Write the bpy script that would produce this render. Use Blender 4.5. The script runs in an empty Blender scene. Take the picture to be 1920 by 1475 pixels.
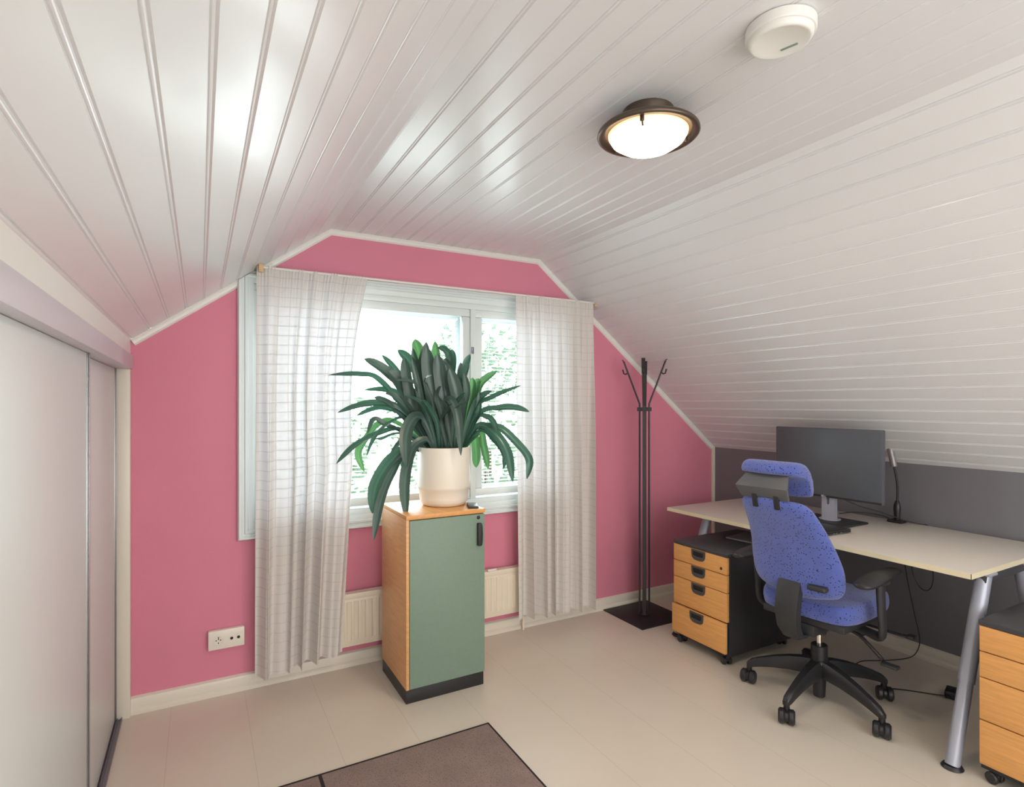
import bpy, bmesh, math, random
from mathutils import Vector, Matrix, noise
random.seed(7)
C = bpy.context.scene.collection
PI = math.pi
V = Vector

# ------------------------------------------------------------------ materials
def srgb(r, g, b):
    f = lambda c: (c/255/12.92) if c/255 <= .04045 else ((c/255+.055)/1.055)**2.4
    return (f(r), f(g), f(b), 1)

class NT:
    def __init__(s, m): s.t = m.node_tree; s.n = s.t.nodes; s.l = s.t.links
    def new(s, ty, **kw):
        n = s.n.new(ty)
        for k, v in kw.items(): setattr(n, k, v)
        return n
    def link(s, a, b): s.l.new(a, b)

def mat(name, col, rough=.5, metal=0, coat=0, bump=0, bscale=200, spots=None, wood=False, emit=0, spec=.5,
        noise_amt=0, nscale=20, sheen=0):
    m = bpy.data.materials.new(name); m.use_nodes = True
    t = NT(m); b = t.n['Principled BSDF']
    b.inputs['Base Color'].default_value = col
    b.inputs['Roughness'].default_value = rough
    b.inputs['Metallic'].default_value = metal
    b.inputs['Coat Weight'].default_value = coat
    b.inputs['Coat Roughness'].default_value = .15
    b.inputs['Specular IOR Level'].default_value = spec
    if sheen: b.inputs['Sheen Weight'].default_value = sheen
    tc = t.new('ShaderNodeTexCoord')
    if emit:
        b.inputs['Emission Color'].default_value = col
        b.inputs['Emission Strength'].default_value = emit
    if noise_amt:
        nz = t.new('ShaderNodeTexNoise'); nz.inputs['Scale'].default_value = nscale; nz.inputs['Detail'].default_value = 4
        t.link(tc.outputs['Object'], nz.inputs['Vector'])
        mx = t.new('ShaderNodeMix', data_type='RGBA')
        mx.inputs[6].default_value = tuple(c*(1-noise_amt) for c in col[:3])+(1,)
        mx.inputs[7].default_value = tuple(min(1, c*(1+noise_amt)) for c in col[:3])+(1,)
        t.link(nz.outputs['Fac'], mx.inputs[0]); t.link(mx.outputs[2], b.inputs['Base Color'])
    if wood:
        mp = t.new('ShaderNodeMapping'); mp.inputs['Scale'].default_value = wood
        t.link(tc.outputs['Object'], mp.inputs['Vector'])
        nz = t.new('ShaderNodeTexNoise'); nz.inputs['Scale'].default_value = 6; nz.inputs['Detail'].default_value = 6
        nz.inputs['Distortion'].default_value = .6
        t.link(mp.outputs[0], nz.inputs['Vector'])
        cr = t.new('ShaderNodeValToRGB')
        cr.color_ramp.elements[0].position = .3; cr.color_ramp.elements[1].position = .75
        cr.color_ramp.elements[0].color = tuple(c*.86 for c in col[:3])+(1,)
        cr.color_ramp.elements[1].color = tuple(min(1, c*1.1) for c in col[:3])+(1,)
        t.link(nz.outputs['Fac'], cr.inputs[0]); t.link(cr.outputs[0], b.inputs['Base Color'])
    if spots:
        vo = t.new('ShaderNodeTexVoronoi'); vo.inputs['Scale'].default_value = spots[0]
        t.link(tc.outputs['Object'], vo.inputs['Vector'])
        lt = t.new('ShaderNodeMath', operation='LESS_THAN'); lt.inputs[1].default_value = spots[1]
        t.link(vo.outputs['Distance'], lt.inputs[0])
        wn = t.new('ShaderNodeTexNoise'); wn.inputs['Scale'].default_value = 9
        t.link(tc.outputs['Object'], wn.inputs['Vector'])
        mv = t.new('ShaderNodeMix', data_type='RGBA'); mv.inputs[6].default_value = tuple(c*.8 for c in col[:3])+(1,)
        mv.inputs[7].default_value = tuple(min(1, c*1.2) for c in col[:3])+(1,)
        t.link(wn.outputs['Fac'], mv.inputs[0])
        mx = t.new('ShaderNodeMix', data_type='RGBA'); mx.inputs[7].default_value = spots[2]
        t.link(mv.outputs[2], mx.inputs[6])
        t.link(lt.outputs[0], mx.inputs[0]); t.link(mx.outputs[2], b.inputs['Base Color'])
    if bump:
        nb = t.new('ShaderNodeTexNoise'); nb.inputs['Scale'].default_value = bscale; nb.inputs['Detail'].default_value = 3
        t.link(tc.outputs['Object'], nb.inputs['Vector'])
        bp = t.new('ShaderNodeBump'); bp.inputs['Strength'].default_value = bump; bp.inputs['Distance'].default_value = .002
        t.link(nb.outputs['Fac'], bp.inputs['Height']); t.link(bp.outputs[0], b.inputs['Normal'])
    return m

M = {}
M['ceil'] = mat('white gloss paint', srgb(227,227,228), .29, coat=.22, bump=.5, bscale=9)
M['white'] = mat('white paint', srgb(232,230,224), .35)
M['frame'] = mat('window paint', srgb(222,230,230), .3)
M['pink'] = mat('pink wallpaint', srgb(220,137,158), .75, bump=.4, bscale=260, spec=.2, noise_amt=.05, nscale=3)
M['greywall'] = mat('charcoal wallpaint', srgb(118,116,121), .42, bump=.4, bscale=260, spec=.6, noise_amt=.08, nscale=5)
M['basewhite'] = mat('skirting paint', srgb(226,219,205), .35)
M['door'] = mat('wardrobe laminate', srgb(222,226,224), .38, coat=.1)
M['alu'] = mat('aluminium', srgb(158,156,158), .35, metal=.8)
M['fascia'] = mat('fascia paint', srgb(208,203,210), .4, coat=.1)
M['track'] = mat('track metal', srgb(130,130,140), .3, metal=.7)
M['beech'] = mat('beech veneer', srgb(226,168,112), .4, wood=(1.2,1.2,14), coat=.1)
M['beechh'] = mat('beech veneer horizontal', srgb(228,166,98), .42, wood=(8,1.2,22))
M['green'] = mat('grey green laminate', srgb(124,146,130), .5, noise_amt=.06, nscale=60)
M['black'] = mat('black plastic', srgb(38,38,40), .38)
M['blackmat'] = mat('black matt plastic', srgb(46,46,48), .55, bump=.3, bscale=500)
M['charcoal'] = mat('charcoal laminate', srgb(66,66,70), .42, noise_amt=.12, nscale=120)
M['darkside'] = mat('dark pedestal side', srgb(44,43,46), .5, noise_amt=.1, nscale=80)
M['grip'] = mat('dark grey grip', srgb(70,70,72), .4)
M['bracket'] = mat('grey plastic', srgb(84,84,86), .5)
M['rack'] = mat('dark painted steel', srgb(58,56,58), .4, metal=.3)
M['baseplate'] = mat('black steel plate', srgb(30,30,34), .5)
M['desktop'] = mat('pale desk laminate', srgb(214,206,196), .42, noise_amt=.02, nscale=60)
M['deskedge'] = mat('cream desk edge', srgb(228,216,184), .45)
M['silver'] = mat('silver lacquer', srgb(172,175,188), .35, metal=.25)
M['chrome'] = mat('chrome', srgb(225,220,212), .12, metal=1)
M['blue'] = mat('blue speckled wool', srgb(86,100,172), .95, bump=1, bscale=420, spots=(92,.235,srgb(28,30,66)), spec=.15, sheen=.4)
M['pot'] = mat('cream ceramic', srgb(236,229,216), .4, coat=.1)
M['soil'] = mat('potting soil', srgb(48,36,28), .95, bump=1, bscale=90)
M['screen'] = mat('monitor screen', srgb(84,88,94), .3)
M['bezel'] = mat('monitor bezel', srgb(84,86,92), .4)
M['laptop'] = mat('laptop shell', srgb(44,46,46), .4, noise_amt=.1, nscale=90)
M['mesh'] = mat('lamp head', srgb(150,146,146), .4, metal=.4)
M['lampmetal'] = mat('bronze lamp metal', srgb(96,84,72), .32, metal=.6)
M['rad'] = mat('radiator enamel', srgb(236,226,206), .35)
M['rug'] = mat('brown grey mat', srgb(158,138,132), .98, bump=1, bscale=600, spots=(160,.3,srgb(132,114,110)), spec=.05)
M['rugedge'] = mat('black mat edging', srgb(34,30,32), .8)
M['rodwood'] = mat('pine bracket', srgb(214,184,140), .5, wood=(2,2,12))
M['socket'] = mat('socket plastic', srgb(236,228,216), .3)
M['dark'] = mat('dark hole', srgb(24,22,22), .6)
M['blind'] = mat('blind slat', srgb(240,242,244), .4)
M['lawn'] = mat('pale bounce ground', srgb(214,226,206), .9, noise_amt=.05, nscale=.5)  # sunlight put into the lawn colour, bounces light up to the ceiling
M['trunk'] = mat('bark', srgb(90,74,60), .9)
M['letter'] = mat('white lettering', srgb(225,225,225), .4)

# floor: painted boards with thin seams
def floor_mat():
    m = mat('painted board floor', srgb(218,207,191), .33, coat=.15)
    t = NT(m); b = t.n['Principled BSDF']
    tc = t.new('ShaderNodeTexCoord'); sx = t.new('ShaderNodeSeparateXYZ'); t.link(tc.outputs['Object'], sx.inputs[0])
    def line(out, off, step, w):
        a = t.new('ShaderNodeMath', operation='SUBTRACT'); a.inputs[1].default_value = off; t.link(out, a.inputs[0])
        p = t.new('ShaderNodeMath', operation='PINGPONG'); p.inputs[1].default_value = step/2; t.link(a.outputs[0], p.inputs[0])
        l = t.new('ShaderNodeMath', operation='LESS_THAN'); l.inputs[1].default_value = w; t.link(p.outputs[0], l.inputs[0])
        return l.outputs[0]
    l1 = line(sx.outputs[0], .19, .305, .0011)
    nz = t.new('ShaderNodeTexNoise'); nz.inputs['Scale'].default_value = 1.6; nz.inputs['Detail'].default_value = 5
    t.link(tc.outputs['Object'], nz.inputs['Vector'])
    mv = t.new('ShaderNodeMix', data_type='RGBA')
    mv.inputs[6].default_value = srgb(208,197,180); mv.inputs[7].default_value = srgb(226,216,203)
    t.link(nz.outputs['Fac'], mv.inputs[0])
    ml = t.new('ShaderNodeMath', operation='MULTIPLY'); ml.inputs[1].default_value = .26; t.link(l1, ml.inputs[0])
    mx = t.new('ShaderNodeMix', data_type='RGBA'); mx.inputs[7].default_value = srgb(128,116,104)
    t.link(mv.outputs[2], mx.inputs[6]); t.link(ml.outputs[0], mx.inputs[0]); t.link(mx.outputs[2], b.inputs['Base Color'])
    return m
M['floor'] = floor_mat()

def glass_mat():
    m = bpy.data.materials.new('window glass'); m.use_nodes = True; t = NT(m); t.n.clear()
    o = t.new('ShaderNodeOutputMaterial'); tr = t.new('ShaderNodeBsdfTransparent'); gl = t.new('ShaderNodeBsdfGlossy')
    tr.inputs[0].default_value = (.97,.98,.98,1); gl.inputs['Roughness'].default_value = .02
    lw = t.new('ShaderNodeLayerWeight'); lw.inputs[0].default_value = .15
    mx = t.new('ShaderNodeMixShader'); t.link(lw.outputs['Fresnel'], mx.inputs[0]); t.link(tr.outputs[0], mx.inputs[1]); t.link(gl.outputs[0], mx.inputs[2])
    t.link(mx.outputs[0], o.inputs[0]); return m
M['glass'] = glass_mat()

def curtain_mat():
    m = bpy.data.materials.new('sheer check linen'); m.use_nodes = True; t = NT(m); t.n.clear()
    o = t.new('ShaderNodeOutputMaterial')
    uv = t.new('ShaderNodeUVMap'); uv.uv_map = 'UVMap'
    sx = t.new('ShaderNodeSeparateXYZ'); t.link(uv.outputs[0], sx.inputs[0])
    def line(out, step, w):
        p = t.new('ShaderNodeMath', operation='PINGPONG'); p.inputs[1].default_value = step/2; t.link(out, p.inputs[0])
        l = t.new('ShaderNodeMath', operation='LESS_THAN'); l.inputs[1].default_value = w; t.link(p.outputs[0], l.inputs[0]); return l.outputs[0]
    a = line(sx.outputs[0], .082, .0030); b = line(sx.outputs[1], .047, .0022)
    mxx = t.new('ShaderNodeMath', operation='MAXIMUM'); t.link(a, mxx.inputs[0]); t.link(b, mxx.inputs[1])
    # fine thread slubs
    mp = t.new('ShaderNodeMapping'); mp.inputs['Scale'].default_value = (60,900,1); t.link(uv.outputs[0], mp.inputs[0])
    nz = t.new('ShaderNodeTexNoise'); nz.inputs['Scale'].default_value = 1; t.link(mp.outputs[0], nz.inputs['Vector'])
    tl = t.new('ShaderNodeBsdfTranslucent'); df = t.new('ShaderNodeBsdfDiffuse'); tr = t.new('ShaderNodeBsdfTransparent')
    df.inputs[0].default_value = srgb(243,238,232)
    cm = t.new('ShaderNodeMix', data_type='RGBA'); cm.inputs[6].default_value = srgb(180,183,190); cm.inputs[7].default_value = srgb(104,108,120)
    t.link(mxx.outputs[0], cm.inputs[0]); t.link(cm.outputs[2], tl.inputs[0])
    m1 = t.new('ShaderNodeMixShader'); m1.inputs[0].default_value = .30; t.link(df.outputs[0], m1.inputs[1]); t.link(tl.outputs[0], m1.inputs[2])
    m2 = t.new('ShaderNodeMixShader')
    tf = t.new('ShaderNodeMath', operation='MULTIPLY_ADD'); tf.inputs[1].default_value = -.006; tf.inputs[2].default_value = .014; t.link(mxx.outputs[0], tf.inputs[0])
    t.link(tf.outputs[0], m2.inputs[0]); t.link(m1.outputs[0], m2.inputs[1]); t.link(tr.outputs[0], m2.inputs[2])
    t.link(m2.outputs[0], o.inputs[0]); return m
M['curtain'] = curtain_mat()

def leaf_mat(name, col, tcol, tf=.35, rough=.32):
    m = bpy.data.materials.new(name); m.use_nodes = True; t = NT(m); b = t.n['Principled BSDF']; o = t.n['Material Output']
    tc = t.new('ShaderNodeTexCoord'); nz = t.new('ShaderNodeTexNoise'); nz.inputs['Scale'].default_value = 14; t.link(tc.outputs['Object'], nz.inputs['Vector'])
    mv = t.new('ShaderNodeMix', data_type='RGBA'); mv.inputs[6].default_value = tuple(c*.75 for c in col[:3])+(1,); mv.inputs[7].default_value = tuple(c*1.3 for c in col[:3])+(1,)
    t.link(nz.outputs['Fac'], mv.inputs[0]); t.link(mv.outputs[2], b.inputs['Base Color'])
    b.inputs['Roughness'].default_value = rough
    if name.startswith('clivia'):
        uv = t.new('ShaderNodeUVMap'); uv.uv_map = 'UVMap'; sx = t.new('ShaderNodeSeparateXYZ'); t.link(uv.outputs[0], sx.inputs[0])
        a = t.new('ShaderNodeMath', operation='SUBTRACT'); a.inputs[1].default_value = .5; t.link(sx.outputs[0], a.inputs[0])
        ab = t.new('ShaderNodeMath', operation='ABSOLUTE'); t.link(a.outputs[0], ab.inputs[0])
        mr = t.new('ShaderNodeMapRange'); mr.inputs[1].default_value = .02; mr.inputs[2].default_value = .14; mr.inputs[3].default_value = .45; mr.inputs[4].default_value = 0
        t.link(ab.outputs[0], mr.inputs[0])
        m3 = t.new('ShaderNodeMix', data_type='RGBA'); m3.inputs[7].default_value = tuple(min(1,c*2.6) for c in col[:3])+(1,)  # pale midrib stripe: highlight painted into the leaf colour
        t.link(mr.outputs[0], m3.inputs[0]); t.link(mv.outputs[2], m3.inputs[6]); t.link(m3.outputs[2], b.inputs['Base Color'])
    tl = t.new('ShaderNodeBsdfTranslucent'); tl.inputs[0].default_value = tcol
    mx = t.new('ShaderNodeMixShader'); mx.inputs[0].default_value = tf
    t.link(b.outputs[0], mx.inputs[1]); t.link(tl.outputs[0], mx.inputs[2]); t.link(mx.outputs[0], o.inputs[0]); return m
M['leaf'] = leaf_mat('clivia leaf', srgb(64,100,88), srgb(60,104,76), .22, .22)
M['leafdark'] = leaf_mat('clivia leaf dark', srgb(72,94,87), srgb(60,92,72), .12, .30)
M['leafbright'] = leaf_mat('clivia leaf bright', srgb(84,136,96), srgb(88,138,76), .3, .3)
M['foliage'] = leaf_mat('tree foliage', srgb(96,118,96), srgb(110,136,96), .3, .6)

# ------------------------------------------------------------------ mesh builders
class MB:
    def __init__(s): s.bm = bmesh.new(); s.uv = None
    def box(s, lo, hi, bev=0, rot=None, seg=2):
        lo = V(lo); hi = V(hi); c = (lo+hi)/2; d = hi-lo
        b2 = bmesh.new(); bmesh.ops.create_cube(b2, size=1)
        for v in b2.verts: v.co = V((v.co.x*d.x, v.co.y*d.y, v.co.z*d.z))
        if bev: bmesh.ops.bevel(b2, geom=b2.edges[:], offset=min(bev, min(d)*.45), segments=seg, affect='EDGES', profile=.5)
        for v in b2.verts:
            if rot is not None: v.co = rot @ v.co
            v.co += c
        s.merge(b2); return s
    def merge(s, b2):
        mp = {}
        for v in b2.verts: mp[v] = s.bm.verts.new(v.co)
        for f in b2.faces:
            try: s.bm.faces.new([mp[v] for v in f.verts])
            except ValueError: pass
        b2.free()
    def ring(s, c, ax, r, n, ry=None, up=None):
        ax = V(ax).normalized(); u = ax.orthogonal().normalized() if up is None else (V(up)-ax*V(up).dot(ax)).normalized()
        w = ax.cross(u)
        return [s.bm.verts.new(V(c)+u*r*math.cos(2*PI*i/n)+w*(ry or r)*math.sin(2*PI*i/n)) for i in range(n)]
    def bridge(s, a, b):
        n = len(a)
        for i in range(n):
            s.bm.faces.new([a[i], a[(i+1)%n], b[(i+1)%n], b[i]])
    def cyl(s, p0, p1, r0, r1=None, n=24, bev=0):
        p0 = V(p0); p1 = V(p1); ax = (p1-p0).normalized(); r1 = r0 if r1 is None else r1
        L = (p1-p0).length
        if bev:
            a0 = s.ring(p0, ax, r0-bev, n); a = s.ring(p0+ax*bev, ax, r0, n); b = s.ring(p1-ax*bev, ax, r1, n); b0 = s.ring(p1, ax, r1-bev, n)
            s.bridge(a0, a); s.bridge(a, b); s.bridge(b, b0); s.bm.faces.new(a0[::-1]); s.bm.faces.new(b0)
        else:
            a = s.ring(p0, ax, r0, n); b = s.ring(p1, ax, r1, n); s.bridge(a, b); s.bm.faces.new(a[::-1]); s.bm.faces.new(b)
        return s
    def tube(s, pts, r, n=10, flat=1.0, smooth=0, up=(0,0,1)):
        pts = [V(p) for p in pts]
        if smooth: pts = spline(pts, smooth)
        rs = r if isinstance(r, (list, tuple)) else [r]*len(pts)
        if len(rs) != len(pts):
            k = len(rs)-1; rs = [rs[min(k, int(i/(len(pts)-1)*k))]*(1-(i/(len(pts)-1)*k) % 1)+rs[min(k, int(i/(len(pts)-1)*k)+1)]*((i/(len(pts)-1)*k) % 1) for i in range(len(pts))]
        prev = None; first = None; u = None
        for i, p in enumerate(pts):
            d = (pts[min(i+1, len(pts)-1)]-pts[max(i-1, 0)]).normalized()
            if u is None:
                u = V(up)-d*V(up).dot(d)
                if u.length < .05: u = d.orthogonal()
                u.normalize()
            else:
                u = (u-d*u.dot(d)).normalized()
            w = d.cross(u)
            rg = [s.bm.verts.new(p+u*rs[i]*flat*math.cos(2*PI*j/n)+w*rs[i]*math.sin(2*PI*j/n)) for j in range(n)]
            if prev: s.bridge(prev, rg)
            else: first = rg
            prev = rg
        s.bm.faces.new(first[::-1]); s.bm.faces.new(prev); return s
    def lathe(s, prof, c=(0,0,0), n=48, ax=(0,0,1)):
        c = V(c); ax = V(ax).normalized(); prev = None
        for (r, h) in prof:
            if r < 1e-5: rg = [s.bm.verts.new(c+ax*h)]
            else: rg = s.ring(c+ax*h, ax, r, n, up=(1,0,.01))
            if prev:
                if len(prev) == 1 and len(rg) > 1:
                    for i in range(n): s.bm.faces.new([prev[0], rg[(i+1)%n], rg[i]][::-1])
                elif len(rg) == 1 and len(prev) > 1:
                    for i in range(n): s.bm.faces.new([prev[i], prev[(i+1)%n], rg[0]])
                elif len(rg) > 1: s.bridge(prev, rg)
            prev = rg
        return s
    def prism(s, poly, d, bev=0):
        """poly: list of 3D points (planar), extruded by vector d"""
        b2 = bmesh.new(); d = V(d)
        a = [b2.verts.new(V(p)) for p in poly]; b = [b2.verts.new(V(p)+d) for p in poly]; n = len(a)
        b2.faces.new(a[::-1]); b2.faces.new(b)
        for i in range(n): b2.faces.new([a[i], a[(i+1)%n], b[(i+1)%n], b[i]])
        bmesh.ops.recalc_face_normals(b2, faces=b2.faces[:])
        if bev: bmesh.ops.bevel(b2, geom=b2.edges[:], offset=bev, segments=2, affect='EDGES', profile=.5)
        s.merge(b2); return s
    def grid(s, rows, close=False):
        vs = [[s.bm.verts.new(V(p)) for p in r] for r in rows]
        for i in range(len(vs)-1):
            for j in range(len(vs[0])-1):
                s.bm.faces.new([vs[i][j], vs[i][j+1], vs[i+1][j+1], vs[i+1][j]])
        return vs
    def build(s, name, m, parent=None, smooth=35, recalc=True, sub=0):
        if recalc: bmesh.ops.recalc_face_normals(s.bm, faces=s.bm.faces[:])
        me = bpy.data.meshes.new(name); s.bm.to_mesh(me); s.bm.free()
        me.materials.append(m if not isinstance(m, str) else M[m])
        for p in me.polygons: p.use_smooth = bool(smooth)
        if smooth: me.set_sharp_from_angle(angle=math.radians(smooth))
        o = bpy.data.objects.new(name, me); C.objects.link(o)
        if parent: o.parent = parent
        if sub:
            md = o.modifiers.new('s', 'SUBSURF'); md.levels = sub; md.render_levels = sub
        return o

def spline(pts, k):
    out = []; n = len(pts)
    for i in range(n-1):
        p0 = pts[max(i-1,0)]; p1 = pts[i]; p2 = pts[i+1]; p3 = pts[min(i+2,n-1)]
        for j in range(k):
            t = j/k
            out.append(.5*((2*p1)+(p2-p0)*t+(2*p0-5*p1+4*p2-p3)*t*t+(3*p1-p0-3*p2+p3)*t**3))
    out.append(pts[-1].copy()); return out

def tag(o, label=None, cat=None, group=None, kind=None):
    if label: o['label'] = label
    if cat: o['category'] = cat
    if group: o['group'] = group
    if kind: o['kind'] = kind
    return o
def thing(name, label, cat, loc=(0,0,0), rz=0, group=None):
    o = bpy.data.objects.new(name, None); C.objects.link(o); o.location = loc; o.rotation_euler = (0,0,rz)
    o.empty_display_size = .1
    return tag(o, label, cat, group)
def struct(o, label=None, cat=None): 
    return tag(o, label, cat, kind='structure')

# ------------------------------------------------------------------ room dimensions (metres)
WY = 3.071; XR = 3.489; XL = -.274; YB = -1.6
ZC = 2.322; ZK = 1.066; AL = .60; AR = 1.897; ZL = 1.69
prof = [(XL, ZL), (AL, ZC), (AR, ZC), (XR, ZK)]

struct(MB().box((-1.0,YB-.1,-.12),(XR+.15,WY+.35,0)).build('floor','floor',smooth=0), 'pale beige painted board floor with thin seams', 'floor')

# window wall, pieces around the opening (real hole)
OX0, OX1, OZ0, OZ1 = .215, 2.05, .80, 2.0
def slope_z(x):
    if x < AL: return ZC-(AL-x)*(ZC-ZL)/(AL-XL)
    if x > AR: return ZC-(x-AR)*(ZC-ZK)/(XR-AR)
    return ZC
def wall_window():
    mb = MB()
    def p(pts): mb.prism([(x, WY, z) for x, z in pts], (0,.30,0))
    e = .0
    p([(XL-.45,0),(OX0,0),(OX0,slope_z(OX0)),(XL,ZL),(XL-.45,ZL-.3)])
    p([(OX1,0),(XR+.1,0),(XR+.1,ZK-.08),(XR,ZK),(OX1,slope_z(OX1))])
    p([(OX0,0),(OX1,0),(OX1,OZ0),(OX0,OZ0)])
    p([(OX0,OZ1),(OX1,OZ1),(OX1,slope_z(OX1)),(AR,ZC),(AL,ZC),(OX0,slope_z(OX0))])
    return mb.build('wall_window','pink',smooth=0)
struct(wall_window(), 'pink painted gable wall around the window', 'wall')
struct(MB().box((XR,YB,0),(XR+.12,WY,ZK)).build('wall_right','greywall',smooth=0), 'low charcoal knee wall behind the desk', 'wall')
struct(MB().box((XL-.03,YB,1.622),(XL,WY,ZL)).build('wall_left','white',smooth=0), 'narrow white wall strip above the sliding wardrobe', 'wall')
struct(MB().box((XL-.7,YB-.12,0),(XR+.12,YB,2.5)).build('wall_back','white',smooth=0), 'white wall behind the viewer', 'wall')
struct(MB().box((-1.0,YB,0),(-.97,WY,ZL)).build('wall_closet','white',smooth=0), 'white back wall inside the wardrobe', 'wall')

# ceiling: panelled with beaded boards running toward the window
def ceiling():
    mb = MB()
    line = []
    pitch = .0885
    g = [(.0,0),(.0735,0),(.0750,.0026),(.0763,.0028),(.0778,.0006),(.0800,0),(.0822,.0006),(.0838,.0032),(.0852,.0034)]
    segs = list(zip(prof[:-1], prof[1:]))
    starts = [.012, .073, .045]
    for k, ((x0,z0),(x1,z1)) in enumerate(segs):
        d = V((x1-x0, 0, z1-z0)); L = d.length; d.normalize(); nrm = V((-d.z,0,d.x))  # outward (up)
        line.append((V((x0,0,z0))))
        s0 = starts[k]-pitch
        while s0 < L:
            for (ss, dep) in g:
                s = s0+ss
                if 0.002 < s < L-.002: line.append(V((x0,0,z0))+d*s+nrm*dep)
            s0 += pitch
    line.append(V((XR,0,ZK)))
    rows = [[(p.x, y, p.z) for p in line] for y in (YB, WY+.002)]
    mb.grid(rows)
    # a closed back so nothing leaks
    back = [(XL-.72,YB,1.4)]
    o = mb.build('ceiling','ceil',smooth=25)
    return o
struct(ceiling(), 'glossy white beadboard attic ceiling with two sloping sides', 'ceiling')
def roof():
    mb = MB()
    P = [(-1.05,1.25),(XL-.02,ZL+.03),(AL,ZC+.04),(AR,ZC+.04),(XR+.02,ZK+.03),(XR+.3,ZK-.2)]
    P2 = [(x,z+.12) for x, z in P[::-1]]
    mb.prism([(x,YB-.15,z) for x,z in P+P2], (0, WY+.35-YB+.15, 0))
    return mb.build('roof_slab','white',smooth=0)
struct(roof(), 'roof above the attic ceiling', 'roof')

# ceiling/wall mouldings on the window wall
def moulding(a, b, name):
    (x0,z0),(x1,z1) = a, b
    d = V((x1-x0,0,z1-z0)); L = d.length; d.normalize(); n = V((d.z,0,-d.x))  # inward/down
    if n.z > 0: n = -n
    sec = [(0,0),(0,.016),(.006,.018),(.012,.013),(.022,.012),(.028,.006),(.030,0)]
    mb = MB(); o = V((x0,WY,z0))
    mb.prism([o+n*h+V((0,-y,0)) for h,y in sec], d*L)
    return mb.build(name,'white',smooth=30)
for i in range(3):
    struct(moulding(prof[i], prof[i+1], 'trim_%d'%(i+1)), ['white moulding along the left slope of the pink wall','white moulding along the flat ceiling above the pink wall','white moulding along the right slope of the pink wall'][i], 'trim')
struct(MB().box((XR-.022,WY-.022,.07),(XR,WY,ZK),.004).build('trim_4','basewhite'), 'slim vertical white strip in the right corner', 'trim')
# baseboards
def base(name, p0, p1, nrm, label):
    p0 = V(p0); p1 = V(p1); n = V(nrm)
    sec = [(0,0),(.030,0),(.030,.014),(.024,.022),(.018,.026),(.018,.056),(.014,.066),(.006,.072),(0,.074)]
    mb = MB(); mb.prism([p0+n*a+V((0,0,h)) for a,h in sec], p1-p0)
    return struct(mb.build(name,'basewhite',smooth=30), label, 'baseboard')
base('baseboard_window',(XL,WY,0),(XR-.0,WY,0),(0,-1,0),'cream moulded baseboard under the pink wall')
base('baseboard_right',(XR,YB,0),(XR,WY-.03,0),(-1,0,0),'cream moulded baseboard under the charcoal wall')

# ------------------------------------------------------------------ window
wn = thing('window_1','white framed two-pane window in the pink wall','window',(0,0,0)); wn['kind'] = 'structure'
def casing():
    mb = MB()
    x0,x1,z0,z1 = .161,2.104,.730,2.074; w = .075
    sec = [(0,0),(0,.012),(.006,.020),(.016,.020),(.020,.014),(.030,.014),(.034,.019),(.044,.019),(.050,.012),(.066,.010),(.075,.006),(.075,0)]
    # sec: distance from outer edge inward, thickness
    loops = []
    for a, th in sec:
        loops.append([mb.bm.verts.new((x, WY-th*1.45, z)) for x, z in ((x0+a,z0+a),(x1-a,z0+a),(x1-a,z1-a),(x0+a,z1-a))])
    for i in range(len(loops)-1): mb.bridge(loops[i], loops[i+1])
    # clip the upper-left corner against sloping ceiling
    geom = mb.bm.verts[:]+mb.bm.edges[:]+mb.bm.faces[:]
    d = V((AL-XL,0,ZC-ZL)).normalized(); n = V((-d.z,0,d.x))
    bmesh.ops.bisect_plane(mb.bm, geom=geom, plane_co=(XL,0,ZL-.004), plane_no=n, clear_outer=True)
    geom = mb.bm.verts[:]+mb.bm.edges[:]+mb.bm.faces[:]
    d = V((XR-AR,0,ZK-ZC)).normalized(); n = V((-d.z,0,d.x))
    bmesh.ops.bisect_plane(mb.bm, geom=geom, plane_co=(XR,0,ZK-.004), plane_no=n, clear_outer=True)
    return mb.build('casing','frame',wn,smooth=30)
casing()
def rectframe(mb, x0,x1,z0,z1,w,y0,y1,bev=.004):
    mb.box((x0,y0,z0),(x1,y1,z0+w),bev); mb.box((x0,y0,z1-w),(x1,y1,z1),bev)
    mb.box((x0,y0,z0+w),(x0+w,y1,z1-w),bev); mb.box((x1-w,y0,z0+w),(x1,y1,z1-w),bev)
mb = MB(); rectframe(mb, .215,2.05,.798,2.0,.034,WY-.004,WY+.20)
mb.box((1.418,WY-.004,.83),(1.452,WY+.20,1.97),.004); mb.build('window_frame','frame',wn)
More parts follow.
